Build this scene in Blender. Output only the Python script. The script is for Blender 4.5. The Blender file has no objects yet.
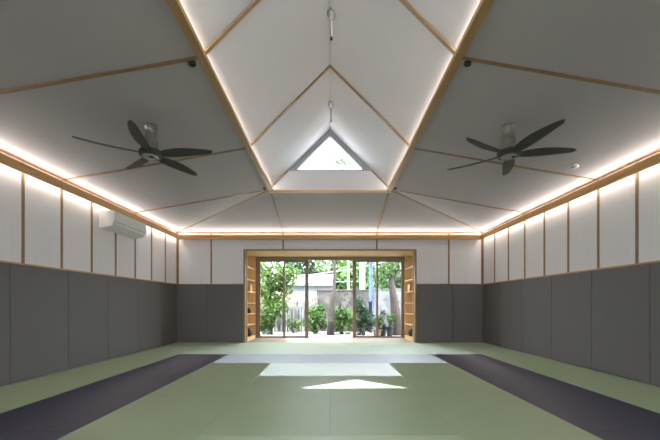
import bpy, bmesh, math, random
from mathutils import Vector, Matrix
sc = bpy.context.scene
COL = sc.collection
R = math.radians

# ------------------------------------------------------------------ materials
def new_mat(name):
    m = bpy.data.materials.new(name); m.use_nodes = True
    nt = m.node_tree
    for n in list(nt.nodes): nt.nodes.remove(n)
    out = nt.nodes.new('ShaderNodeOutputMaterial')
    return m, nt, out

def pmat(name, c1, c2=None, rough=0.6, scale=8.0, stretch=(1, 1, 1), bump=0.0, spec=0.5, metal=0.0,
         detail=4.0, coords='Object', sheen=0.0):
    """Principled material whose colour drifts between two shades by a noise field."""
    m, nt, out = new_mat(name)
    b = nt.nodes.new('ShaderNodeBsdfPrincipled')
    b.inputs['Roughness'].default_value = rough
    b.inputs['Metallic'].default_value = metal
    b.inputs['Specular IOR Level'].default_value = spec
    nt.links.new(b.outputs[0], out.inputs[0])
    tc = nt.nodes.new('ShaderNodeTexCoord')
    mp = nt.nodes.new('ShaderNodeMapping'); mp.inputs['Scale'].default_value = stretch
    nz = nt.nodes.new('ShaderNodeTexNoise'); nz.inputs['Scale'].default_value = scale; nz.inputs['Detail'].default_value = detail
    rp = nt.nodes.new('ShaderNodeValToRGB')
    c2 = c2 or tuple(x * 0.9 for x in c1)
    rp.color_ramp.elements[0].position = 0.3; rp.color_ramp.elements[0].color = (*c2, 1)
    rp.color_ramp.elements[1].position = 0.7; rp.color_ramp.elements[1].color = (*c1, 1)
    nt.links.new(tc.outputs[coords], mp.inputs[0]); nt.links.new(mp.outputs[0], nz.inputs['Vector'])
    nt.links.new(nz.outputs['Fac'], rp.inputs[0]); nt.links.new(rp.outputs[0], b.inputs['Base Color'])
    if bump:
        bp = nt.nodes.new('ShaderNodeBump'); bp.inputs['Strength'].default_value = bump; bp.inputs['Distance'].default_value = 0.01
        nt.links.new(nz.outputs['Fac'], bp.inputs['Height']); nt.links.new(bp.outputs[0], b.inputs['Normal'])
    return m

def mat_weave(name, c1, c2, rough, aniso, spec):
    """woven tatami vinyl: fine ribs along the mat's length (UV u), directional gloss."""
    m, nt, out = new_mat(name)
    b = nt.nodes.new('ShaderNodeBsdfPrincipled')
    b.inputs['Roughness'].default_value = rough
    b.inputs['Anisotropic'].default_value = aniso
    b.inputs['Specular IOR Level'].default_value = spec
    nt.links.new(b.outputs[0], out.inputs[0])
    tg = nt.nodes.new('ShaderNodeTangent'); tg.direction_type = 'UV_MAP'
    nt.links.new(tg.outputs[0], b.inputs['Tangent'])
    tc = nt.nodes.new('ShaderNodeTexCoord')
    mp = nt.nodes.new('ShaderNodeMapping'); mp.inputs['Scale'].default_value = (3, 220, 1)
    nz = nt.nodes.new('ShaderNodeTexNoise'); nz.inputs['Scale'].default_value = 1.0; nz.inputs['Detail'].default_value = 3
    nz2 = nt.nodes.new('ShaderNodeTexNoise'); nz2.inputs['Scale'].default_value = 1.7
    mx = nt.nodes.new('ShaderNodeMix'); mx.data_type = 'FLOAT'; mx.inputs[0].default_value = 0.5
    rp = nt.nodes.new('ShaderNodeValToRGB')
    rp.color_ramp.elements[0].position = 0.3; rp.color_ramp.elements[0].color = (*c2, 1)
    rp.color_ramp.elements[1].position = 0.7; rp.color_ramp.elements[1].color = (*c1, 1)
    nt.links.new(tc.outputs['UV'], mp.inputs[0]); nt.links.new(mp.outputs[0], nz.inputs['Vector'])
    nt.links.new(tc.outputs['Object'], nz2.inputs['Vector'])
    nt.links.new(nz.outputs['Fac'], mx.inputs[2]); nt.links.new(nz2.outputs['Fac'], mx.inputs[3])
    nt.links.new(mx.outputs[0], rp.inputs[0]); nt.links.new(rp.outputs[0], b.inputs['Base Color'])
    return m

def leaf_mat(name, c1, c2):
    m, nt, out = new_mat(name)
    d = nt.nodes.new('ShaderNodeBsdfPrincipled'); d.inputs['Roughness'].default_value = 0.5
    t = nt.nodes.new('ShaderNodeBsdfTranslucent')
    mx = nt.nodes.new('ShaderNodeMixShader'); mx.inputs[0].default_value = 0.4
    tc = nt.nodes.new('ShaderNodeTexCoord')
    nz = nt.nodes.new('ShaderNodeTexNoise'); nz.inputs['Scale'].default_value = 5.0
    rp = nt.nodes.new('ShaderNodeValToRGB')
    rp.color_ramp.elements[0].position = 0.35; rp.color_ramp.elements[0].color = (*c2, 1)
    rp.color_ramp.elements[1].position = 0.65; rp.color_ramp.elements[1].color = (*c1, 1)
    nt.links.new(tc.outputs['Object'], nz.inputs['Vector']); nt.links.new(nz.outputs['Fac'], rp.inputs[0])
    nt.links.new(rp.outputs[0], d.inputs['Base Color']); nt.links.new(rp.outputs[0], t.inputs['Color'])
    nt.links.new(d.outputs[0], mx.inputs[1]); nt.links.new(t.outputs[0], mx.inputs[2])
    nt.links.new(mx.outputs[0], out.inputs[0])
    return m

def glass_mat():
    m, nt, out = new_mat('window_glass')
    t = nt.nodes.new('ShaderNodeBsdfTransparent'); t.inputs[0].default_value = (0.95, 0.98, 0.98, 1)
    g = nt.nodes.new('ShaderNodeBsdfGlossy'); g.inputs['Roughness'].default_value = 0.0
    lw = nt.nodes.new('ShaderNodeLayerWeight'); lw.inputs[0].default_value = 0.5
    pw = nt.nodes.new('ShaderNodeMath'); pw.operation = 'POWER'; pw.inputs[1].default_value = 5.0
    f = nt.nodes.new('ShaderNodeMath'); f.operation = 'MULTIPLY_ADD'; f.inputs[1].default_value = 0.9; f.inputs[2].default_value = 0.04
    nt.links.new(lw.outputs['Facing'], pw.inputs[0]); nt.links.new(pw.outputs[0], f.inputs[0])
    mx = nt.nodes.new('ShaderNodeMixShader')
    nt.links.new(f.outputs[0], mx.inputs[0]); nt.links.new(t.outputs[0], mx.inputs[1]); nt.links.new(g.outputs[0], mx.inputs[2])
    nt.links.new(mx.outputs[0], out.inputs[0])
    return m

def emit_mat(name, col, s):
    m, nt, out = new_mat(name)
    e = nt.nodes.new('ShaderNodeEmission'); e.inputs[0].default_value = (*col, 1); e.inputs[1].default_value = s
    nt.links.new(e.outputs[0], out.inputs[0])
    return m

WA, WB = (0.60, 0.37, 0.155), (0.48, 0.275, 0.105)
M = {
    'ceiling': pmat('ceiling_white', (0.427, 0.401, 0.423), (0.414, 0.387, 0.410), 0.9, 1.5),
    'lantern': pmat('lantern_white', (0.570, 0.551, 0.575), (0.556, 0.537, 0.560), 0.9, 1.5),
    'panel': pmat('white_wall_panel', (0.80, 0.765, 0.785), (0.765, 0.73, 0.75), 0.8, 40, (1, 1, 0.02)),
    'plaster': pmat('plaster', (0.7, 0.69, 0.68), None, 0.9, 3),
    'beam_shaded_y': pmat('oak_beam_shaded', tuple(v * .68 for v in WA), tuple(v * .68 for v in WB), 0.45, 6, (5, 0.35, 5)),  # oak darkened in its colour to put the beams in shade
    'wood_x': pmat('oak_along_x', WA, WB, 0.45, 6, (0.35, 5, 5)),
    'wood_y': pmat('oak_along_y', WA, WB, 0.45, 6, (5, 0.35, 5)),
    'wood_z': pmat('oak_along_z', WA, WB, 0.45, 6, (5, 5, 0.35)),
    'batten': pmat('oak_batten', (0.30, 0.19, 0.095), (0.23, 0.14, 0.065), 0.5, 9, (1, 1, 1)),
    'pad': pmat('grey_vinyl_pad', (0.137, 0.124, 0.123), (0.125, 0.113, 0.112), 0.55, 60, (1, 1, 0.05), bump=0.05, spec=0.4),
    'subfloor': pmat('green_vinyl_floor', (0.2, 0.25, 0.15), (0.18, 0.225, 0.135), 0.6, 3),
    'mat_green': mat_weave('green_tatami', (0.395, 0.475, 0.305), (0.355, 0.43, 0.27), 0.48, 1.0, 1.0),
    'mat_purple': mat_weave('purple_tatami', (0.066, 0.064, 0.098), (0.055, 0.053, 0.083), 0.48, 1.0, 1.0),
    'alu': pmat('bronze_aluminium', (0.25, 0.19, 0.135), (0.22, 0.165, 0.115), 0.45, 12, metal=0.2),
    'grey_frame': pmat('grey_window_frame', (0.30, 0.30, 0.31), (0.27, 0.27, 0.28), 0.55, 6),
    'glass': glass_mat(),
    'blade': pmat('dark_fan_blade', (0.066, 0.064, 0.061), (0.051, 0.048, 0.047), 0.62, 10, (1, 1, 1)),
    'fan_metal': pmat('grey_fan_metal', (0.265, 0.265, 0.252), (0.202, 0.202, 0.195), 0.35, 14, metal=0.6),
    'fan_cap': pmat('pale_fan_cap', (0.42, 0.43, 0.45), None, 0.25, 6, metal=0.3),
    'ac': pmat('white_plastic', (0.78, 0.78, 0.765), (0.75, 0.75, 0.735), 0.4, 4),
    'ac_grey': pmat('grey_plastic', (0.38, 0.38, 0.38), None, 0.5, 5),
    'dark': pmat('black_plastic', (0.012, 0.012, 0.013), (0.009, 0.009, 0.01), 0.5, 9),
    'white': pmat('white_enamel', (0.75, 0.75, 0.74), None, 0.4, 4),
    'steel': pmat('brushed_steel', (0.5, 0.5, 0.5), (0.42, 0.42, 0.42), 0.35, 20, metal=0.7),
    'led': emit_mat('led_diffuser', (1.0, 0.85, 0.66), 6.0),
    'wood_pale': pmat('oak_boards_lit', (0.74, 0.52, 0.27), (0.64, 0.43, 0.20), 0.5, 6, (0.35, 5, 5)),  # same oak, colour lightened for the bright light in the alcove
    'wood_lit_y': pmat('oak_shelving_lit', (0.74, 0.50, 0.24), (0.64, 0.41, 0.18), 0.5, 6, (5, 0.35, 5)),  # shelving oak, its colour lightened to look lit from the garden
    'deck': pmat('deck_boards', (0.36, 0.25, 0.17), (0.28, 0.19, 0.125), 0.38, 7, (0.4, 8, 1)),
    'gravel': pmat('pale_gravel', (0.343, 0.328, 0.304), (0.214, 0.201, 0.186), 0.9, 30, bump=0.5),
    'paving': pmat('added_dark_paving', (0.10, 0.098, 0.095), (0.08, 0.078, 0.075), 0.8, 5),  # dark so the added ground bounces little light upward
    'lawn': pmat('far_ground', (0.36, 0.36, 0.30), (0.26, 0.29, 0.2), 0.95, 2),
    'stake': pmat('weathered_bamboo', (0.125, 0.117, 0.108), (0.087, 0.081, 0.073), 0.8, 9, (1, 1, 0.3)),
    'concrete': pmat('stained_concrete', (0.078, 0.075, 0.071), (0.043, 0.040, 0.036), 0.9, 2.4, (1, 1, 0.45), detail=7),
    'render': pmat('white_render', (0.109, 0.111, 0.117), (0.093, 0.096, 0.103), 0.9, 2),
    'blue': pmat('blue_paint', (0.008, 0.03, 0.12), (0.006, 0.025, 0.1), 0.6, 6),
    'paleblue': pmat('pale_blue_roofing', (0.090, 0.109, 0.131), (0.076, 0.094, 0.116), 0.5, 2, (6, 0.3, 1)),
    'bark': pmat('grey_bark', (0.036, 0.030, 0.025), (0.020, 0.015, 0.012), 0.9, 14, (1, 1, 0.25), bump=0.6),
    'bark_brown': pmat('brown_bark', (0.030, 0.021, 0.014), (0.015, 0.010, 0.007), 0.9, 14, (1, 1, 0.25), bump=0.6),
    'pot': pmat('black_pot', (0.03, 0.03, 0.033), (0.022, 0.022, 0.025), 0.5, 6),
    'clay': pmat('brown_clay', (0.25, 0.16, 0.11), None, 0.8, 6),
    'lf_bright': leaf_mat('leaf_bright', (0.105, 0.171, 0.028), (0.049, 0.105, 0.019)),
    'lf_mid': leaf_mat('leaf_mid', (0.073, 0.147, 0.030), (0.031, 0.079, 0.017)),
    'lf_dark': leaf_mat('leaf_dark', (0.030, 0.074, 0.023), (0.010, 0.034, 0.010)),
    'lf_lime': leaf_mat('leaf_lime', (0.150, 0.195, 0.035), (0.087, 0.142, 0.023)),
    'lf_far': leaf_mat('leaf_far', (0.040, 0.073, 0.033), (0.017, 0.036, 0.014)),
}

# ------------------------------------------------------------------ helpers
def link(name, bm, mat, parent=None, smooth=False, loc=None):
    me = bpy.data.meshes.new(name)
    bmesh.ops.recalc_face_normals(bm, faces=bm.faces)
    bm.to_mesh(me); bm.free()
    if smooth:
        for p in me.polygons: p.use_smooth = True
    me.materials.append(mat)
    o = bpy.data.objects.new(name, me); COL.objects.link(o)
    if loc is not None: o.location = loc
    if parent is not None: o.parent = parent
    return o

def tag(o, label, cat, group=None, kind=None):
    o['label'] = label; o['category'] = cat
    if group: o['group'] = group
    if kind: o['kind'] = kind
    return o

def empty(name, loc, label, cat, group=None, kind=None, rz=0):
    o = bpy.data.objects.new(name, None); COL.objects.link(o)
    o.location = loc; o.rotation_euler = (0, 0, rz); o.empty_display_size = 0.2
    return tag(o, label, cat, group, kind)

def relabel(o, label): o['label'] = label

def copy_tree(o, parent=None):
    c = o.copy(); COL.objects.link(c); c.parent = parent
    for ch in list(o.children):
        copy_tree(ch, c)
    return c

def box(bm, x0, x1, y0, y1, z0, z1, bev=0.0):
    vs = [bm.verts.new((x, y, z)) for z in (z0, z1) for y in (y0, y1) for x in (x0, x1)]
    fs = [bm.faces.new([vs[i] for i in f]) for f in
          ((0, 2, 3, 1), (4, 5, 7, 6), (0, 1, 5, 4), (2, 6, 7, 3), (0, 4, 6, 2), (1, 3, 7, 5))]
    if bev:
        es = list({e for f in fs for e in f.edges})
        bmesh.ops.bevel(bm, geom=es, offset=bev, segments=2, affect='EDGES', profile=0.6)
    return bm

def B(*boxes, bev=0.0):
    bm = bmesh.new()
    for b in boxes: box(bm, *b, bev=bev)
    return bm

def prism(bm, pts, off):
    """extrude polygon pts (3D) by vector off"""
    off = Vector(off)
    a = [bm.verts.new(p) for p in pts]; b = [bm.verts.new(Vector(p) + off) for p in pts]
    bm.faces.new(a); bm.faces.new(list(reversed(b)))
    n = len(pts)
    for i in range(n):
        j = (i + 1) % n
        bm.faces.new((a[i], b[i], b[j], a[j]))
    return bm

def strip(bm, p, q, n, w, t):
    """flat bar from p to q lying on a surface with normal n (pointing into the room)"""
    p, q, n = Vector(p), Vector(q), Vector(n).normalized()
    s = (q - p).cross(n).normalized() * (w / 2)
    prism(bm, [p - s - n * 0.01, p + s - n * 0.01, q + s - n * 0.01, q - s - n * 0.01], n * (t + 0.01))
    return bm

def lathe(bm, prof, seg=32, c=(0, 0, 0)):
    rings = []
    for r, z in prof:
        rings.append([bm.verts.new((c[0] + r * math.cos(2 * math.pi * k / seg), c[1] + r * math.sin(2 * math.pi * k / seg), c[2] + z)) for k in range(seg)])
    for a, b in zip(rings, rings[1:]):
        for k in range(seg):
            bm.faces.new((a[k], a[(k + 1) % seg], b[(k + 1) % seg], b[k]))
    bm.faces.new(list(reversed(rings[0]))); bm.faces.new(rings[-1])
    return bm

def tube(bm, pts, radii, seg=10):
    pts = [Vector(p) for p in pts]; rings = []
    for i, p in enumerate(pts):
        d = (pts[min(i + 1, len(pts) - 1)] - pts[max(i - 1, 0)]).normalized()
        u = d.cross(Vector((0, 1, 0.13))).normalized(); v = d.cross(u)
        r = radii[i] if isinstance(radii, (list, tuple)) else radii
        rings.append([bm.verts.new(p + (u * math.cos(2 * math.pi * k / seg) + v * math.sin(2 * math.pi * k / seg)) * r) for k in range(seg)])
    for a, b in zip(rings, rings[1:]):
        for k in range(seg):
            bm.faces.new((a[k], a[(k + 1) % seg], b[(k + 1) % seg], b[k]))
    bm.faces.new(list(reversed(rings[0]))); bm.faces.new(rings[-1])
    return bm

def struct(name, label, cat, bm, mat, smooth=False):
    return tag(link(name, bm, mat, None, smooth), label, cat, None, 'structure')

def led(name, parent, c, axis, length, width, direction, power):
    """one long thin LED strip light"""
    L = bpy.data.lights.new(name, 'AREA'); L.shape = 'RECTANGLE'; L.size = length; L.size_y = width
    L.energy = power * length; L.color = (1.0, 0.945, 0.85)
    o = bpy.data.objects.new(name, L); COL.objects.link(o)
    z = -Vector(direction).normalized(); x = Vector(axis).normalized(); y = z.cross(x)
    o.matrix_world = Matrix(((x.x, y.x, z.x, c[0]), (x.y, y.y, z.y, c[1]), (x.z, y.z, z.z, c[2]), (0, 0, 0, 1)))
    o.parent = parent
    return o

# ------------------------------------------------------------------ dimensions (metres; floor mats' top = 0)
FLZ = -0.066         # top of the mats
XW = 4.24            # half width of the room
Y0, Y1 = -0.56, 9.44 # rear wall (behind the camera) and garden wall
DADO = 1.54
ZC = 2.985           # ceiling height at the walls
SL = 0.175
XB = 1.28            # lantern beams
LY0, LY1 = 1.44, 7.42
ZB = ZC + SL * (XW - 1.32)      # ceiling height at the beams
APEX = 4.82          # lantern ridge (45 degree slopes)
FB, FT = 2.77, 2.89  # cove fascia bottom / top
LED_UP, LED_DN, LED_LAN = 1.5, .6, .95

# ------------------------------------------------------------------ floor and mats
struct('floor', 'green vinyl floor under the tatami mats', 'floor', B((-XW - .1, XW + .1, Y0 - .1, Y1, -0.3, FLZ - 0.032)), M['subfloor'])

def tatami(x0, x1, y0, y1, colour, label, group, along=None):
    w, l = x1 - x0, y1 - y0
    bm = B((-w / 2 + .001, w / 2 - .001, -l / 2 + .001, l / 2 - .001, -0.032, 0.0), bev=0.002)
    uv = bm.loops.layers.uv.new('UVMap')
    lx = (w > l) if along is None else (along == 'x')
    for f in bm.faces:
        for lp in f.loops:
            c = lp.vert.co
            lp[uv].uv = (c.x, c.y + c.z) if lx else (c.y, -c.x + c.z)
    o = link('tatami_mat', bm, M['mat_green' if colour == 'g' else 'mat_purple'], loc=((x0 + x1) / 2, (y0 + y1) / 2, FLZ))
    return tag(o, label, 'mat', group)

GG, PG = 'green tatami mats', 'dark purple tatami mats of the border band'
xe = XW - 0.02
G1, G2, G3 = 1.07, 2.15, 3.21                  # mat joints across the room
E0, E1, E2, E3, E4 = .6, 2.746, 5.05, 6.143, 7.22   # mat joints along the room
EM = (E1 + E2) / 2 + .05
for s, sd in ((-1, 'left'), (1, 'right')):
    def X(a, b): return (min(s * a, s * b), max(s * a, s * b))
    for (a, b, w) in ((E2, E4, 'far end'), (E1 + .1, E2, 'middle'), (E0, E1 + .1, 'end nearest the camera')):
        tatami(*X(G2, G3), a, b, 'p', f'dark purple tatami mat, {w} of the {sd} band', PG)
    tatami(*X(G3, xe), E2, E4, 'g', f'narrow green tatami mat between {sd} wall and far half of purple band', GG)
    tatami(*X(G3, xe), E1, E2, 'g', f'narrow green tatami mat along {sd} wall, nearest the camera', GG)
    tatami(*X(0, G2), E3, E4, 'p', f'dark purple crosswise tatami mat, {sd} half of the far band', PG)
    tatami(*X(G1, G2), EM, E3, 'g', f'green tatami mat inside the {sd} purple band, farther one', GG)
    tatami(*X(G1, G2), E0 + 1, EM, 'g', f'green tatami mat inside the {sd} purple band, nearer one', GG)
    tatami(*X(0, G1), E1, E2, 'g', f'green tatami mat {sd} of the centre seam' + (', mostly beneath the sun patch' if s > 0 else ', under tip of the sun patch'), GG)
    for (a, b, w) in ((E4, 8.3, 'directly beyond the purple band'), (8.3, Y1, 'row nearest the garden wall')):
        tatami(*X(0, G2), a, b, 'g', f'green crosswise tatami mat {sd} of centre, {w}', GG)
        tatami(*X(G2, xe), a, b, 'g', f'green crosswise tatami mat against {sd} wall, {w}', GG, 'x')
tatami(-G1, G1, E2, E3, 'g', 'pale shining crosswise green tatami mat in the centre, before the sun patch', GG)
tatami(-G1, G1, E0 + 1, E1, 'g', 'green crosswise tatami mat at the bottom centre, nearest the camera', GG)

# ------------------------------------------------------------------ walls
def side_wall(s, name, sd):
    def bx(a, b, y0, y1, z0, z1): return (min(s * a, s * b), max(s * a, s * b), y0, y1, z0, z1)
    w = struct(name, f'{sd} wall, white upper panels above dark grey padding', 'wall',
               B(bx(XW + .03, XW + .15, Y0 - .15, Y1 + .12, -0.3, ZC + .05)), M['plaster'])
    ys = [Y1 - .677 * k for k in range(0, 16)]
    ys = [y for y in ys if y > Y0 + .1] + [Y0]
    for y1, y0 in zip(ys, ys[1:]):
        link('wall_panel', B(bx(XW + .008, XW + .032, y0 + .012, y1 - .012, DADO + .02, 2.97)), M['panel'], w)
    for y in ys:
        yy = min(max(y, Y0 + .022), Y1 - .022)
        link('batten', B(bx(XW - .004, XW + .032, yy - .02, yy + .02, DADO + .02, 2.95), bev=.002), M['batten'], w)
    link('dado_rail', B(bx(XW - .012, XW + .032, Y0, Y1, DADO, DADO + .022), bev=.003), M['wood_y'], w)
    k = 0; y1 = Y1 + 0.06
    while y1 > Y0:
        y0 = max(y1 - 1.0, Y0)
        link('wall_pad', B(bx(XW - .006, XW + .03, y0 + .004, min(y1, Y1) - .004, FLZ + .002, DADO), bev=.008), M['pad'], w)
        y1 -= 1.0
    return w
side_wall(-1, 'wall_left', 'left'); side_wall(1, 'wall_right', 'right')

OX, OZ = 2.40, 2.52       # garden opening (outside of its timber lining)
w = struct('wall_back', 'far wall, white panels above grey padding, around the garden opening', 'wall',
           B((-XW - .15, -OX - .0, Y1 + .03, Y1 + .12, -0.3, ZC + .05), (OX, XW + .15, Y1 + .03, Y1 + .12, -0.3, ZC + .05),
             (-OX, OX, Y1 + .03, Y1 + .12, OZ, ZC + .05)), M['plaster'])
for x0, x1, z0 in ((-XW, -3.3, DADO + .02), (-3.3, -OX, DADO + .02), (OX, 3.3, DADO + .02), (3.3, XW, DADO + .02),
                   (-OX, -1.3, OZ), (-1.3, 1.3, OZ), (1.3, OX, OZ)):
    link('wall_panel', B((x0 + (.01 if abs(x0) != OX else -.0), x1 - (.01 if abs(x1) != OX else -.0), Y1 + .008, Y1 + .032, z0, 2.97)), M['panel'], w)
for x, z0 in ((-XW + .022, DADO + .02), (-3.3, DADO + .02), (-1.3, OZ), (1.3, OZ), (3.3, DADO + .02), (XW - .022, DADO + .02)):
    link('batten', B((x - .02, x + .02, Y1 - .004, Y1 + .032, z0, 2.95), bev=.002), M['batten'], w)
for x0, x1 in ((-XW, -3.4), (-3.4, -OX), (OX, 3.4), (3.4, XW)):
    link('wall_pad', B((x0 + .004, x1 - .004, Y1 - .006, Y1 + .03, FLZ + .002, DADO), bev=.008), M['pad'], w)
for s in (-1, 1):
    a, b = sorted((s * OX, s * XW))
    link('dado_rail', B((a, b, Y1 - .012, Y1 + .032, DADO, DADO + .015), bev=.003), M['batten'], w)
# unseen glazed opening added behind the camera to let daylight onto the near floor
struct('wall_rear', 'plain wall behind the camera around the added doors', 'wall',
       B((-XW - .15, -1.2, Y0 - .15, Y0, -0.3, ZC + .05), (1.2, XW + .15, Y0 - .15, Y0, -0.3, ZC + .05), (-1.2, 1.2, Y0 - .15, Y0, 2.4, ZC + .05)), M['plaster'])
dr = struct('door_added', 'added unseen bronze framed glazed doors behind the camera, letting daylight in', 'door',
       B(*[(x - .04, x + .04, Y0 - .12, Y0 - .04, FLZ, 2.4) for x in (-1.16, 0, 1.16)], (-1.2, 1.2, Y0 - .12, Y0 - .04, 2.32, 2.4), (-1.2, 1.2, Y0 - .12, Y0 - .04, FLZ, FLZ + .05)), M['alu'])
link('glass_pane', B((-1.16, 1.16, Y0 - .084, Y0 - .076, FLZ + .03, 2.34)), M['glass'], dr)
struct('added_porch_roof', 'added unseen roof keeping sun off the doors behind the camera', 'ceiling', B((-3.2, 3.2, Y0 - 1.75, Y0 - .15, 2.5, 2.62)), M['plaster'])  # added overhang, blocks the sun from the unseen doors
struct('added_porch_ground', 'dark paving added outside the unseen doors behind the camera', 'ground', B((-9, 9, Y0 - 9, Y0 - .15, -.4, -.14)), M['paving'])  # added ground, kept dark to throw less light on the ceiling

# ------------------------------------------------------------------ outer ceiling
def cz(x): return ZC + SL * (XW - abs(x))
bm = bmesh.new()
xo = 1.32
T = Vector((0, 0, .14))
for s in (-1, 1):
    prism(bm, [(s * (XW + .15), Y0 - .1, ZC - .02), (s * xo, LY0, ZB), (s * xo, LY1, ZB), (s * (XW + .15), Y1 + .1, ZC - .02)], T)
e = (ZB - ZC) / (Y1 - LY1)
prism(bm, [(-XW - .15, Y1 + .1, ZC - .02), (-xo, LY1, ZB), (xo, LY1, ZB), (XW + .15, Y1 + .1, ZC - .02)], T)
prism(bm, [(-XW - .15, Y0 - .1, ZC - .02), (-xo, LY0, ZB), (xo, LY0, ZB), (XW + .15, Y0 - .1, ZC - .02)], T)
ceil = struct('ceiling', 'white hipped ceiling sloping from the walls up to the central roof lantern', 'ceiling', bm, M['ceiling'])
for s in (-1, 1):
    n = Vector((-s * SL, 0, -1))
    for y in (1.44, 3.44, 5.44, LY1 - .01):
        bm = bmesh.new(); strip(bm, (s * xo, y, ZB), (s * XW, y, ZC), n, .042, .008)
        link('ceiling_batten', bm, M['batten'], ceil)
    bm = bmesh.new(); strip(bm, (s * xo, LY1, ZB), (s * XW, Y1, ZC), (-s * SL, -e, -2), .045, .012)
    link('ceiling_batten', bm, M['batten'], ceil)
    bm = bmesh.new(); strip(bm, (s * xo, LY0, ZB), (s * XW, Y0, ZC), (-s * SL, e, -2), .045, .012)
    link('ceiling_batten', bm, M['batten'], ceil)
    bm = bmesh.new(); strip(bm, (s * (xo - .02), LY1, ZB), (s * (xo - .02), Y1, ZC), (0, -e, -1), .042, .008)
    link('ceiling_batten', bm, M['batten'], ceil)

# ------------------------------------------------------------------ roof lantern
bm = bmesh.new()
for s in (-1, 1):
    prism(bm, [(0, LY0 - .1, APEX), (s * 1.326, LY0 - .1, APEX - 1.326), (s * 1.326, LY1 + .1, APEX - 1.326), (0, LY1 + .1, APEX)], (s * .085, 0, .085))
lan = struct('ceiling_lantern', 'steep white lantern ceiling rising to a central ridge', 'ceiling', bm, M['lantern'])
for y in (3.44, 5.44):
    for s in (-1, 1):
        bm = bmesh.new(); strip(bm, (0, y, APEX), (s * 1.30, y, APEX - 1.30), (-s, 0, -1), .045, .02)
        link('rafter_batten', bm, M['batten'], lan)
WB_, HW = 3.90, 0.92
for ye, d in ((LY1, 1), (LY0, -1)):
    for s in (-1, 1):
        bm = bmesh.new(); strip(bm, (s * .92, ye - d * .02, APEX - .92), (s * 1.30, ye - d * .02, APEX - 1.30), (-s, 0, -1), .04, .02)
        link('rafter_batten', bm, M['batten'], lan)
    bm = bmesh.new()
    prism(bm, [(-1.33, ye - d * .015, 3.45), (1.33, ye - d * .015, 3.45), (1.33, ye - d * .015, 3.49), (.92, ye - d * .015, WB_), (-.92, ye - d * .015, WB_), (-1.33, ye - d * .015, 3.49)], (0, d * .1, 0))
    link('gable_panel', bm, M['lantern'], lan)
    bm = B((-1.32, 1.32, min(ye - d * .03, ye + d * .03), max(ye - d * .03, ye + d * .03), 3.44, 3.475))
    link('gable_trim', bm, M['wood_x'], lan)

def gable_window(name, ye, d, label, dep=.1):
    outer = [(-HW, WB_), (HW, WB_), (0, APEX)]
    inner = [(-.735, WB_ + .03), (.735, WB_ + .03), (0, WB_ + .765)]
    bm = bmesh.new()
    ya, yb = ye - d * .01, ye + d * dep
    V = {}
    for nm, pts in (('o', outer), ('i', inner)):
        for k, (x, z) in enumerate(pts):
            for yy in (ya, yb): V[nm, k, yy] = bm.verts.new((x, yy, z))
    for k in range(3):
        j = (k + 1) % 3
        bm.faces.new((V['o', k, ya], V['o', j, ya], V['i', j, ya], V['i', k, ya]))
        bm.faces.new((V['o', k, yb], V['i', k, yb], V['i', j, yb], V['o', j, yb]))
        bm.faces.new((V['i', k, ya], V['i', j, ya], V['i', j, yb], V['i', k, yb]))
        bm.faces.new((V['o', k, ya], V['o', k, yb], V['o', j, yb], V['o', j, ya]))
    o = struct(name, label, 'window', bm, M['grey_frame'])
    bm = bmesh.new(); prism(bm, [(x, ye + d * dep * .6, z) for x, z in inner], (0, d * .008, 0))
    link('glass_pane', bm, M['glass'], o)
gable_window('window_1', LY1, 1, 'grey framed triangular window in the far lantern gable')
gable_window('window_2', LY0, -1, 'triangular window in the lantern gable above the camera', .03)

# beams with LED coves
nt_ = 0
for s, sd in ((-1, 'left'), (1, 'right')):
    nt_ += 1
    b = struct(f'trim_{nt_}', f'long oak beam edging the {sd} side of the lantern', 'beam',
               B((min(s * 1.24, s * 1.325), max(s * 1.24, s * 1.325), LY0, LY1, 3.45, 3.50)), M['beam_shaded_y'])
    led('led_strip', b, (s * 1.30, (LY0 + LY1) / 2, 3.506), (0, 1, 0), LY1 - LY0 - .05, .012, (-s * .9, 0, .7), LED_LAN)

# cove fascias
fo, fi = XW - .125, XW - .10
for s, sd in ((-1, 'left'), (1, 'right')):
    nt_ += 1
    a = lambda p, q: (min(s * p, s * q), max(s * p, s * q))
    b = struct(f'trim_{nt_}', f'oak light cove along the top of the {sd} wall', 'cove',
               B((*a(fo, fi), Y0, Y1 - .10, FB, FT), (*a(fi, XW + .01), Y0, Y1, 2.822, 2.834)), M['wood_y'])
    led('led_strip', b, (s * (fi + .055), (Y0 + Y1) / 2, 2.882), (0, 1, 0), Y1 - Y0 - .1, .015, (-s * .95, 0, .35), LED_UP)
    led('led_strip', b, (s * (fi + .03), (Y0 + Y1) / 2, 2.819), (0, 1, 0), Y1 - Y0 - .1, .015, (s * .3, 0, -1), LED_DN)
for yf, d, sd in ((Y1, -1, 'far'), (Y0, 1, 'rear')):
    nt_ += 1
    ya, yb = yf + d * .125, yf + d * .10
    b = struct(f'trim_{nt_}', f'oak light cove along the top of the {sd} wall', 'cove',
               B((-fo, fo, min(ya, yb), max(ya, yb), FB, FT), (-fo, fo, min(yb, yf), max(yb, yf), 2.822, 2.834)), M['wood_x'])
    led('led_strip', b, (0, yf + d * .045, 2.882), (1, 0, 0), 2 * XW - .25, .015, (0, d * .95, .35), LED_UP * 1.15)

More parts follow.
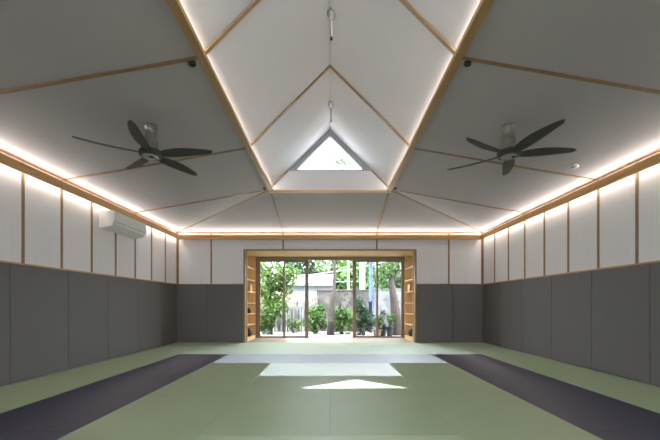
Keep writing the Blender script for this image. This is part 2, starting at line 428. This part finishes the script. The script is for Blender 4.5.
# ------------------------------------------------------------------ garden alcove: lining, shelves, doors
YW = 10.75
ni = OX - .04
nt_ += 1
struct(f'trim_{nt_}', 'oak casing framing the opening to the garden doors', 'door casing',
       B((-OX, -ni, Y1 - .015, Y1 + .14, FLZ, OZ), (ni, OX, Y1 - .015, Y1 + .14, FLZ, OZ), (-ni, ni, Y1 - .015, Y1 + .14, OZ - .03, OZ), bev=.003), M['batten'])
bm = bmesh.new()
n = 11
for k in range(n):
    y0 = Y1 + .14 + (YW + .05 - Y1 - .14) * k / n; y1 = Y1 + .14 + (YW + .05 - Y1 - .14) * (k + 1) / n
    box(bm, -2.75, 2.75, y0 + .002, y1 - .002, OZ - .03, OZ + .02)
box(bm, -2.8, 2.8, Y1 + .1, YW + .12, OZ + .02, OZ + .12)
struct('ceiling_alcove', 'oak boarded ceiling of the garden alcove', 'ceiling', bm, M['wood_pale'])
bm = bmesh.new()
box(bm, -2.8, 2.8, Y1, YW + .1, -.3, FLZ - .03)
for k in range(9):
    y0 = Y1 + (YW + .08 - Y1) * k / 9; y1 = Y1 + (YW + .08 - Y1) * (k + 1) / 9
    box(bm, -2.75, 2.75, y0 + .0015, y1 - .0015, FLZ - .03, FLZ, bev=.002)
struct('floor_alcove', 'brown boarded threshold in front of the garden doors', 'floor', bm, M['deck'])
for s, nm in ((-1, 'left'), (1, 'right')):
    a, b = sorted((s * 2.72, s * 2.80))
    struct(f'wall_alcove_{nm}', f'{nm} end wall of the garden alcove', 'wall', B((a, b, Y1 + .1, YW + .1, FLZ - .03, OZ + .02)), M['plaster'])

SHELF_Z = (.03, .40, .72, 1.04, 1.37, 1.72, 2.08)
def bookcase(s, sd):
    r = empty('bookcase', (s * 2.33, 10.1, 0), f'built-in oak bookcase with open shelves at the {sd} side of the garden doors', 'bookcase', 'oak bookcases in the alcove')
    def bx(a, b, y0, y1, z0, z1):
        a, b = sorted((s * (a - 2.33), s * (b - 2.33))); return (a, b, y0 - 10.1, y1 - 10.1, z0, z1)
    link('side_panel', B(bx(2.33, 2.70, Y1 + .145, Y1 + .17, FLZ + 0.001, OZ - .032), bev=.002), M['wood_lit_y'], r)
    link('side_panel', B(bx(2.33, 2.70, 10.6, 10.63, FLZ + 0.001, OZ - .032), bev=.002), M['wood_lit_y'], r)
    link('back_panel', B(bx(2.68, 2.70, Y1 + .17, 10.6, FLZ + 0.001, OZ - .032)), M['wood_lit_y'], r)
    for z in SHELF_Z:
        link('shelf', B(bx(2.335, 2.68, Y1 + .17, 10.6, z - .025, z), bev=.002), M['wood_lit_y'], r)
    link('plinth', B(bx(2.335, 2.36, Y1 + .17, 10.6, FLZ + 0.001, SHELF_Z[0] - .025)), M['wood_lit_y'], r)
bookcase(-1, 'left'); bookcase(1, 'right')

def crate(s, y, z, label):
    r = empty('wooden_box', (s * 2.48, y, z), label, 'box', 'pale wooden boxes on the shelves')
    link('box_body', B((-.11, .11, -.13, -.115, .001, .2), (-.11, .11, .115, .13, .001, .2), (-.11, -.095, -.115, .115, .001, .2), (.095, .11, -.115, .115, .001, .2), (-.095, .095, -.115, .115, .001, .015), bev=.002), M['wood_y'], r)
    link('lid', B((-.115, .115, -.135, .135, .2, .215), bev=.003), M['wood_y'], r)
crate(-1, 10.25, SHELF_Z[4], 'pale wooden box on a middle shelf of the left bookcase')
crate(1, 10.25, SHELF_Z[4], 'pale wooden box on a middle shelf of the right bookcase')
def pot(s, y, z, sc_, label):
    bm = lathe(bmesh.new(), [(.05, .001), (.075, .01), (.10, .09), (.095, .14), (.06, .18), (.065, .2), (.055, .2), (.05, .17)], 24)
    o = link('black_jar', bm, M['dark'], None, True, (s * 2.45, y, z)); o.scale = (sc_,) * 3
    tag(o, label, 'jar', 'black jars on the shelves')
pot(-1, 10.2, SHELF_Z[2], .8, 'small black round jar on a lower shelf of the left bookcase')
pot(-1, 10.2, SHELF_Z[0], 1.2, 'large black round jar on the bottom shelf of the left bookcase')
pot(1, 10.2, SHELF_Z[0], 1.1, 'large black round jar on the bottom shelf of the right bookcase')

# door frame and sliding glass panels
cx = .02
HD = 2.385
nt_ += 1
struct(f'trim_{nt_}', 'dark bronze frame surrounding the garden doors', 'door frame',
       B((-2.72, cx - 2.26, YW - .06, YW + .08, FLZ + 0.001, OZ - .031), (cx + 2.27, 2.72, YW - .06, YW + .08, FLZ + 0.001, OZ - .031),
         (cx - 2.26, cx + 2.27, YW - .06, YW + .08, HD, OZ - .031), (cx - 2.26, cx + 2.27, YW - .05, YW + .08, FLZ - .02, FLZ + .012)), M['alu'])
def door(nm, x0, x1, dy, wl, wr, label):
    y = YW + dy; xl, xr = cx + x0, cx + x1
    o = struct(nm, label, 'door', B((xl, xl + wl, y - .018, y + .018, FLZ + .013, HD - .002), (xr - wr, xr, y - .018, y + .018, FLZ + .013, HD - .002),
               (xl + wl, xr - wr, y - .018, y + .018, HD - .055, HD - .002), (xl + wl, xr - wr, y - .018, y + .018, FLZ + .013, FLZ + .05)), M['alu'])
    link('glass_pane', B((xl + wl - .004, xr - wr + .004, y - .004, y + .004, FLZ + .046, HD - .05)), M['glass'], o)
door('door_1', -2.26, -1.445, 0.0, .04, .055, 'leftmost tall sliding glass door panel')
door('door_2', -1.49, -.70, 0.04, .05, .11, 'sliding glass door panel just left of the open doorway')
door('door_3', .70, 1.49, 0.04, .11, .05, 'sliding glass door panel just right of the open doorway')
door('door_4', 1.445, 2.27, 0.0, .055, .04, 'rightmost tall sliding glass door panel')

# ------------------------------------------------------------------ ceiling fans
def blade_mesh():
    bm = bmesh.new(); N, K = 18, 6; top, bot = [], []
    for i in range(N + 1):
        t = i / N; r = .11 + (.825 - .11) * t
        c = .085 + .075 * math.sin(math.pi * min(1, t * 1.25) ** .8) if t < .8 else .085 + .075 * math.sin(math.pi * 1.0)
        c = (.075 + .085 * math.sin(math.pi * t ** .75)) * (1 if t < .9 else math.sqrt(max(0.02, 1 - ((t - .9) / .1) ** 2)))
        sweep = -.025 * math.sin(math.pi * t); p = R(-17 + 6 * t)
        lift = -.005 + .015 * t
        rt, rb = [], []
        for k in range(K + 1):
            u = (k / K - .5) * c; h = .010 * (1 - (2 * k / K - 1) ** 2) + .001
            cam = .006 * (1 - (2 * k / K - 1) ** 2)
            y = sweep + u * math.cos(p); z = lift + u * math.sin(p) + cam
            rt.append(bm.verts.new((r, y, z + h * .6))); rb.append(bm.verts.new((r, y, z - h * .4)))
        top.append(rt); bot.append(rb)
    for i in range(N):
        for k in range(K):
            bm.faces.new((top[i][k], top[i + 1][k], top[i + 1][k + 1], top[i][k + 1]))
            bm.faces.new((bot[i][k], bot[i][k + 1], bot[i + 1][k + 1], bot[i + 1][k]))
        bm.faces.new((top[i][0], bot[i][0], bot[i + 1][0], top[i + 1][0]))
        bm.faces.new((top[i][K], top[i + 1][K], bot[i + 1][K], bot[i][K]))
    bm.faces.new(top[0] + bot[0][::-1]); bm.faces.new(top[N][::-1] + bot[N])
    return bm
FX, FY, FZ = 2.34, 4.44, 2.955
fan = empty('ceiling_fan', (-FX, FY, FZ), 'dark five-bladed ceiling fan on the left ceiling slope', 'ceiling fan', 'ceiling fans')
hgt = cz(FX) - FZ
link('mounting_column', lathe(bmesh.new(), [(.088, .03), (.092, .05), (.088, .12), (.080, .2), (.082, .205), (.078, .215), (.074, hgt - .035), (.082, hgt - .03), (.085, hgt + .03)], 32), M['fan_metal'], fan, True)
link('motor_housing', lathe(bmesh.new(), [(.105, -.034), (.13, -.03), (.142, -.01), (.142, .025), (.125, .045), (.09, .05)], 36), M['blade'], fan, True)
link('bottom_cap', lathe(bmesh.new(), [(.03, -.06), (.07, -.054), (.096, -.04), (.102, -.03), (.095, -.025)], 36), M['fan_cap'], fan, True)
link('sensor_window', lathe(bmesh.new(), [(.004, -.067), (.022, -.066), (.028, -.058)], 20, (.04, -.05, .003)), M['dark'], fan, True)
bl = blade_mesh(); first = None
for k in range(5):
    if first is None: first = link('blade', bl, M['blade'], fan, True)
    else:
        o = first.copy(); COL.objects.link(o); o.parent = fan; o.rotation_euler = (0, 0, R(72 * k))
fan.rotation_euler.z = R(-3.6)
fan2 = copy_tree(fan); fan2.location.x = FX - .005; fan2.rotation_euler.z = R(-6)
relabel(fan2, 'dark five-bladed ceiling fan on the right ceiling slope')

# ------------------------------------------------------------------ air conditioner
ac = empty('air_conditioner', (-XW + .008, 6.745, 2.40), 'white wall-mounted air conditioner high on the left wall', 'air conditioner')
L2 = .535
prof = [(0, .0), (0, .315), (.265, .315), (.29, .3), (.295, .27), (.295, .125), (.262, .05), (.235, .03), (.05, -.01)]
bm = bmesh.new(); prism(bm, [(x, -L2, z) for x, z in prof], (0, 2 * L2, 0))
bmesh.ops.bevel(bm, geom=[e for e in bm.edges if abs(e.verts[0].co.y - e.verts[1].co.y) < .01], offset=.008, segments=2, affect='EDGES')
link('casing', bm, M['ac'], ac)
link('front_panel', B((.292, .304, -L2 + .012, L2 - .012, .135, .285), bev=.004), M['ac'], ac)
for nm, (xa, za), (xb, zb), t_, mm in (('outlet_slot', (.293, .118), (.262, .048), .003, 'ac_grey'), ('air_flap', (.291, .108), (.268, .056), .012, 'ac')):
    bm = bmesh.new(); ux, uz = (zb - za), -(xb - xa); l_ = math.hypot(ux, uz); ux, uz = -ux / l_ * t_, -uz / l_ * t_
    prism(bm, [(xa, -L2 + .04, za), (xb, -L2 + .04, zb), (xb + ux, -L2 + .04, zb + uz), (xa + ux, -L2 + .04, za + uz)], (0, 2 * L2 - .08, 0))
    link(nm, bm, M[mm], ac)
bm = B(*[(.03 + .022 * k, .042 + .022 * k, -L2 + .04, L2 - .04, .314, .319) for k in range(9)])
link('intake_grille', bm, M['ac_grey'], ac)

# ------------------------------------------------------------------ small ceiling fittings
def on_slope(name, x, y, label, cat, group):
    r = empty(name, (x, y, cz(x)), label, cat, group)
    r.rotation_euler = (0, math.atan(SL) * (1 if x > 0 else -1), 0)
    return r
for x, y, lab in ((-1.415, 3.49, 'small black ceiling spotlight beside the left beam, nearer the camera'),
                  (1.415, 3.49, 'small black ceiling spotlight beside the right beam, nearer the camera'),
                  (-1.40, 7.28, 'small black ceiling spotlight at the far end of the left beam'),
                  (1.40, 7.28, 'small black ceiling spotlight at the far end of the right beam')):
    r = on_slope('ceiling_spotlight', x, y, lab, 'spotlight', 'black ceiling spotlights')
    link('housing', lathe(bmesh.new(), [(.036, .005), (.037, -.018), (.034, -.024), (.022, -.024), (.02, -.012)], 24), M['dark'], r, True)
    link('lens', lathe(bmesh.new(), [(.02, -.011), (.02, -.014), (.012, -.017)], 16), M['dark'], r, True)
r = on_slope('smoke_detector', 3.68, 5.13, 'small round white smoke detector on the right ceiling near the cove', 'smoke detector', None)
link('base_plate', lathe(bmesh.new(), [(.06, .005), (.062, -.012), (.055, -.016)], 28), M['white'], r, True)
link('sensor_head', lathe(bmesh.new(), [(.042, -.015), (.042, -.022), (.03, -.03), (.012, -.032)], 24), M['ac_grey'], r, True)

for y, lab in ((4.42, 'sprinkler drop pipe hanging from the lantern ridge, nearer the camera'), (6.42, 'sprinkler drop pipe hanging from the lantern ridge, just before the triangular window')):
    r = empty('fire_sprinkler', (.02, y, APEX), lab, 'sprinkler', 'fire sprinklers under the ridge')
    link('canopy', lathe(bmesh.new(), [(.012, -.13), (.03, -.12), (.05, -.06), (.06, -.035), (.045, -.01)], 20), M['steel'], r, True)
    link('drop_pipe', lathe(bmesh.new(), [(.011, -.35), (.011, -.11)], 14), M['white' if y < 5 else 'steel'], r, True)  # same pipe twice: far one coloured grey for its backlit look
    link('sprinkler_head', lathe(bmesh.new(), [(.017, -.385), (.018, -.38), (.007, -.376), (.008, -.366), (.014, -.362), (.014, -.35)], 16), M['dark' if y < 5 else 'steel'], r, True)

# ------------------------------------------------------------------ garden
random.seed(7)
GZ = -.14
struct('ground_gravel', 'pale gravel garden strip outside the doors', 'ground', B((-9, 9, YW + .1, 14.5, GZ - .2, GZ)), M['gravel'])
struct('ground_far', 'ground beyond the garden fence', 'ground', B((-45, 45, 14.5, 70, GZ - .4, GZ - .05)), M['lawn'])

def leaves(bm, rnd, c, rad, n, size, clumps=14, up=0.3, elong=1.9):
    cl = []
    for _ in range(clumps):
        while True:
            v = Vector((rnd.uniform(-1, 1), rnd.uniform(-1, 1), rnd.uniform(-1, 1)))
            if v.length < 1: break
        cl.append((v, rnd.uniform(.28, .5)))
    for _ in range(n):
        v, cr = rnd.choice(cl)
        q = Vector((rnd.gauss(0, 1), rnd.gauss(0, 1), rnd.gauss(0, 1))).normalized() * cr * rnd.uniform(.4, 1) ** .5
        p = v * .8 + q
        p = Vector(c) + Vector((p.x * rad[0], p.y * rad[1], p.z * rad[2]))
        if p.z < GZ + .03: p.z = GZ + .03 + rnd.uniform(0, .12)
        d = Vector((rnd.uniform(-1, 1), rnd.uniform(-1, 1), rnd.uniform(-1, 1) - up)).normalized()
        s_ = d.cross(Vector((rnd.uniform(-1, 1), rnd.uniform(-1, 1), rnd.uniform(.1, 1)))).normalized()
        nn = d.cross(s_)
        L = size * rnd.uniform(.7, 1.3); W = L / elong / 2
        a = bm.verts.new(p - d * L / 2); b = bm.verts.new(p + s_ * W + nn * W * .35); e_ = bm.verts.new(p + d * L / 2); f = bm.verts.new(p - s_ * W + nn * W * .35)
        bm.faces.new((a, b, e_)); bm.faces.new((a, e_, f))
    return bm

def plant(name, loc, crowns, lmat, label, cat, seed, trunk=None, bark='bark', group=None, size=.1, branches=0, clumps=14):
    """crowns: list of (dx,dy,z,rx,ry,rz,n); trunk: list of (dx,dy,z,r)"""
    rnd = random.Random(seed)
    r = empty(name, (loc[0], loc[1], GZ), label, cat, group)
    if trunk:
        bm = bmesh.new()
        pts, rr = [], []
        for i in range(len(trunk) - 1):
            for k in range(6):
                t = k / 6; A, B_ = trunk[i], trunk[i + 1]
                wob = .012 if 0 < i + t else 0
                pts.append([A[j] + (B_[j] - A[j]) * t + (rnd.uniform(-wob, wob) if j < 2 else 0) for j in range(3)]); rr.append((A[3] + (B_[3] - A[3]) * t) * rnd.uniform(.92, 1.08))
        pts.append(trunk[-1][:3]); rr.append(trunk[-1][3])
        tube(bm, pts, rr, 12)
        link('trunk', bm, M[bark], r, True)
        for k in range(branches):
            c = crowns[k % len(crowns)]
            t0 = trunk[-1 - (k % 2)]
            e_ = Vector((c[0] + rnd.uniform(-.5, .5) * c[3], c[1] + rnd.uniform(-.5, .5) * c[4], c[2] + rnd.uniform(-.2, .5) * c[5]))
            s0 = Vector(t0[:3]); mid = (s0 + e_) / 2 + Vector((0, 0, .15))
            link('branch', tube(bmesh.new(), [s0, mid, e_], [t0[3] * .6, t0[3] * .4, t0[3] * .15], 8), M[bark], r, True)
    else:
        bm = bmesh.new()
        for k in range(7):
            c = crowns[k % len(crowns)]
            tube(bm, [(rnd.uniform(-.06, .06), rnd.uniform(-.06, .06), -.02), (c[0] * .5 + rnd.uniform(-.1, .1), c[1] * .5, c[2] * .6), (c[0] + rnd.uniform(-.5, .5) * c[3], c[1] + rnd.uniform(-.5, .5) * c[4], c[2] + .3 * c[5])], [.018, .014, .006], 6)
        link('stems', bm, M[bark], r, True)
    bm = bmesh.new()
    for (dx, dy, z, rx, ry, rz, n) in crowns:
        leaves(bm, rnd, (dx, dy, z), (rx, ry, rz), n, size, clumps)
    link('foliage', bm, M[lmat], r)
    return r

# fence of weathered stakes, left
FYN = 14.0
fence = empty('stake_fence', (-2.6, FYN, GZ), 'weathered pale stake fence behind the leafy climber, left', 'fence')
rnd = random.Random(3)
x = -1.2
while x < 2.1:
    h = rnd.uniform(1.36, 1.5); w_ = rnd.uniform(.021, .03); ln = rnd.uniform(-.06, .06)
    link('stake', tube(bmesh.new(), [(x, rnd.uniform(-.02, .02), -.05), (x + ln * .5, 0, h * .5), (x + ln, rnd.uniform(-.03, .03), h)], [w_, w_ * .95, w_ * .8], 7), M['stake'], fence, True)
    x += rnd.uniform(.046, .06)
for z in (.35, 1.15):
    link('rail', B((-1.2, 2.1, .03, .06, z, z + .06)), M['stake'], fence)
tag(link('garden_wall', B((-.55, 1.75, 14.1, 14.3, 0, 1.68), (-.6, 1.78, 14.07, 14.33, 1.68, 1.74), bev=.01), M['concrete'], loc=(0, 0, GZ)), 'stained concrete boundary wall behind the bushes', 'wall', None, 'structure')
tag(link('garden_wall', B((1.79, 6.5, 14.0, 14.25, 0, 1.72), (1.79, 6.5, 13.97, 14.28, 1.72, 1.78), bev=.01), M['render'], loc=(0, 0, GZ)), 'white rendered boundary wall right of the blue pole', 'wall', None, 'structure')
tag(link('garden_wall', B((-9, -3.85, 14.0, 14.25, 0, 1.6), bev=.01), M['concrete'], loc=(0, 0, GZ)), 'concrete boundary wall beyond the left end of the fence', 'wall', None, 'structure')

plant('leafy_climber', (-2.15, 12.7), [(-.25, 0, 2.2, .85, .5, .9, 1500), (-.1, 0, 1.1, .6, .4, .9, 1300), (.55, .1, 2.1, .5, .4, .6, 650), (-.35, 0, .4, .45, .35, .45, 520), (.25, .1, 1.2, .35, .3, .6, 320)],
      'lf_bright', 'tall bright green leafy shrub behind the left glass doors', 'shrub', 11, size=.15)
plant('garden_tree', (.05, 12.6), [(.5, -.2, 4.6, 1.7, 1.2, 1.2, 700), (-.7, .3, 3.6, 1.1, 1.0, .7, 420), (.45, 0, 6.65, .65, .6, .5, 200)],
      'lf_mid', 'slim grey-trunked tree standing in the open doorway view', 'tree', 12,
      trunk=[(-.03, 0, -.03, .15), (0, 0, .5, .115), (.04, 0, 1.35, .10), (.10, 0, 1.7, .06), (.13, 0, 2.6, .05), (.2, 0, 4.2, .03)], size=.14, branches=5)
plant('garden_tree', (2.42, 12.5), [(-.15, .1, 2.55, .75, .5, .5, 420), (.3, 0, 3.5, 1.2, .9, .8, 420), (-.5, .2, 1.9, .4, .35, .3, 120)],
      'lf_mid', 'brown-trunked tree behind the rightmost glass door', 'tree', 13,
      trunk=[(.05, 0, -.03, .24), (.0, 0, .6, .20), (-.05, 0, 1.2, .15), (-.15, 0, 1.9, .10), (-.22, 0, 2.8, .06)], bark='bark_brown', size=.13, branches=4)
plant('garden_bush', (-.55, 13.0), [(0, 0, .62, .5, .4, .68, 1700)], 'lf_mid', 'rounded green bush left of the slim tree trunk', 'bush', 21, size=.11, group='bushes in front of the boundary wall')
plant('garden_bush', (.45, 12.95), [(0, 0, .62, .42, .38, .68, 1600)], 'lf_mid', 'rounded green bush right of the slim tree trunk', 'bush', 22, size=.11, group='bushes in front of the boundary wall')
plant('garden_bush', (1.22, 12.4), [(0, 0, .68, .45, .35, .75, 1700)], 'lf_dark', 'dark green bush at the foot of the blue pole', 'bush', 23, size=.10, group='bushes in front of the boundary wall')
plant('garden_bush', (-1.45, 13.4), [(0, 0, .4, .3, .3, .4, 250)], 'lf_bright', 'small light green bush in front of the stake fence', 'bush', 24, size=.11, group='bushes in front of the boundary wall')

# strap leaved lime plant
r = empty('strap_leaf_plant', (.86, 13.6, GZ), 'lime green strap-leaved plant right of the middle bushes', 'plant')
rnd = random.Random(5); bm = bmesh.new()
for k in range(26):
    a = rnd.uniform(0, 6.28); l = rnd.uniform(.7, 1.25); sp = rnd.uniform(.1, .42); prev = None
    for i in range(7):
        t = i / 6; p = Vector((math.cos(a) * sp * t ** 1.5, math.sin(a) * sp * t ** 1.5, l * t - .25 * l * t ** 3)); s_ = Vector((-math.sin(a), math.cos(a), 0)) * .035 * math.sin(math.pi * (.15 + .85 * t) )
        v = (bm.verts.new(p - s_), bm.verts.new(p + s_))
        if prev: bm.faces.new((prev[0], prev[1], v[1], v[0]))
        prev = v
link('foliage', bm, M['lf_lime'], r)

tag(link('blue_pole', lathe(bmesh.new(), [(.075, -.05), (.075, 1.2), (.095, 1.21), (.095, 1.27), (.075, 1.28), (.07, 4.2), (.02, 4.25)], 18), M['blue'], None, True, (1.62, 13.5, GZ)), 'tall blue pole rising behind the dark bush', 'pole')

def potted(x, y, rad, h, m, label, seed, lm):
    r = empty('potted_plant', (x, y, GZ), label, 'potted plant', 'potted plants by the right door')
    link('pot', lathe(bmesh.new(), [(rad * .7, 0), (rad * .75, .01), (rad, h), (rad * 1.08, h), (rad * 1.08, h + .025), (rad * .9, h + .025), (rad * .85, h - .02)], 22), M[m], r, True)
    rn = random.Random(seed); bm = bmesh.new()
    leaves(bm, rn, (0, 0, h + .28), (.17, .17, .28), 130, .11, 8)
    link('foliage', bm, M[lm], r)
    bm = bmesh.new()
    for k in range(5): tube(bm, [(rn.uniform(-.03, .03), rn.uniform(-.03, .03), h - .02), (rn.uniform(-.1, .1), rn.uniform(-.1, .1), h + .35)], [.008, .004], 6)
    link('stems', bm, M['bark'], r)
potted(1.86, 12.0, .14, .30, 'pot', 'black potted plant outside the right doors, left of the pair', 31, 'lf_dark')
potted(2.06, 11.75, .13, .34, 'pot', 'black potted plant outside the right doors, next to the brown trunk', 32, 'lf_mid')
potted(1.62, 11.7, .15, .24, 'clay', 'brown clay potted plant beside the dark green bush', 33, 'lf_bright')

# across the lane: shed, white posts, cables
sh = empty('shed', (-2.3, 19.5, GZ), 'low pale blue roofed shed beyond the fence', 'shed')
bm = bmesh.new(); prism(bm, [(-2.2, -1.6, 2.1), (-2.2, -1.6, 2.2), (-2.2, 1.2, 2.95), (-2.2, 1.2, 2.85)], (4.8, 0, 0)); link('roof', bm, M['paleblue'], sh)
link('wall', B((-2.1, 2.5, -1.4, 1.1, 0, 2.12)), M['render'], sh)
link('window', B((-.8, .4, -1.43, -1.39, 1.0, 1.8)), M['alu'], sh)
for x, y, rr, lab in ((1.02, 19, .07, 'thin white post beyond the boundary wall'), (1.85, 19.5, .17, 'thick white column beyond the boundary wall')):
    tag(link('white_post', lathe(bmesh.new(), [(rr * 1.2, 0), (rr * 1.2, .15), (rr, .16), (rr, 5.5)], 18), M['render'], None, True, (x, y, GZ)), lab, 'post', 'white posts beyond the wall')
tag(link('overhead_cable', tube(bmesh.new(), [(-3.5, 17, 1.95), (-1, 17, 2.45), (1.2, 17, 2.75), (3.6, 17, 3.3)], .03, 8), M['paleblue'], None, True), 'pale blue overhead cable slanting across the garden view, upper one', 'cable', 'overhead cables')
tag(link('overhead_cable', tube(bmesh.new(), [(-3.5, 17.3, 1.75), (-.6, 17.3, 2.1), (1.5, 17.3, 2.15)], .025, 8), M['paleblue'], None, True), 'pale blue overhead cable in the garden view, lower one', 'cable', 'overhead cables')

k = 0
for (x, y, z, rx, rz, n, lm, lab) in (
        (-7.4, 24.5, 3.2, 2.6, 2.6, 2600, 'lf_far', 'broad tree beyond the fence, far left'),
        (-2.4, 26, 2.9, 3.0, 2.1, 4200, 'lf_far', 'broad pale tree beyond the shed roof'),
        (1.3, 23, 2.9, 2.0, 1.9, 2800, 'lf_mid', 'broad tree beyond the slim trunk'),
        (5.2, 27, 3.0, 2.8, 2.1, 3600, 'lf_far', 'broad pale tree beyond the white column'),
        (8.4, 22, 3.0, 2.0, 2.3, 1500, 'lf_mid', 'broad tree beyond the white wall, far right')):
    k += 1
    plant('distant_tree', (x, y), [(0, 0, z, rx, 1.6, rz, n), (.3 * rx, 0, z - .5 * rz, rx * .7, 1.3, rz * .6, n // 3)], lm, lab, 'tree', 60 + k,
          trunk=[(0, 0, -.05, .22), (.05, 0, 1.5, .18), (0, 0, z, .12)], size=.40, branches=3, clumps=34, group='trees beyond the garden wall')

# ------------------------------------------------------------------ light, sky, camera
W = bpy.data.worlds.new('sky'); sc.world = W; W.use_nodes = True
nt = W.node_tree
bg = nt.nodes['Background']
sky = nt.nodes.new('ShaderNodeTexSky'); sky.sky_type = 'NISHITA'; sky.sun_disc = False
sky.sun_elevation = R(56); sky.sun_rotation = R(188); sky.air_density = 1.0; sky.dust_density = 3.0; sky.ozone_density = 1.0
# bright hazy cloud over the clear sky
tc = nt.nodes.new('ShaderNodeTexCoord'); nz = nt.nodes.new('ShaderNodeTexNoise'); nz.inputs['Scale'].default_value = 2.2; nz.inputs['Detail'].default_value = 6
rp = nt.nodes.new('ShaderNodeValToRGB')
rp.color_ramp.elements[0].position = .3; rp.color_ramp.elements[0].color = (.72, .72, .72, 1)
rp.color_ramp.elements[1].position = .7; rp.color_ramp.elements[1].color = (1, 1, 1, 1)
nt.links.new(tc.outputs['Generated'], nz.inputs['Vector']); nt.links.new(nz.outputs['Fac'], rp.inputs[0])
mx = nt.nodes.new('ShaderNodeMix'); mx.data_type = 'RGBA'
nt.links.new(rp.outputs[0], mx.inputs[0]); nt.links.new(sky.outputs[0], mx.inputs[6]); mx.inputs[7].default_value = (5.2, 5.5, 5.9, 1)
nt.links.new(mx.outputs[2], bg.inputs[0]); bg.inputs[1].default_value = 0.92

sun = bpy.data.lights.new('sun', 'SUN'); sun.energy = 6.0; sun.angle = R(0.53); sun.color = (1.0, .97, .95)
so = bpy.data.objects.new('sun', sun); COL.objects.link(so); so.location = (-2, -8, 14)
so.rotation_euler = Vector((.077, .715, -1)).to_track_quat('-Z', 'Y').to_euler()

cam = bpy.data.cameras.new('camera'); cam.sensor_width = 36; cam.lens = 340 / 660 * 36
cam.shift_y = 84 / 660; cam.clip_start = .05; cam.clip_end = 300
co = bpy.data.objects.new('camera', cam); COL.objects.link(co)
co.location = (0, 0, 1.0); co.rotation_euler = (R(90), 0, 0)
sc.camera = co

sc.view_settings.view_transform = 'Standard'; sc.view_settings.look = 'None'
sc.view_settings.exposure = 1.66; sc.view_settings.gamma = 1.0; sc.view_settings.use_curve_mapping = False
sc.cycles.max_bounces = 10; sc.cycles.diffuse_bounces = 6; sc.cycles.sample_clamp_indirect = 8
sc.cycles.use_denoising = True
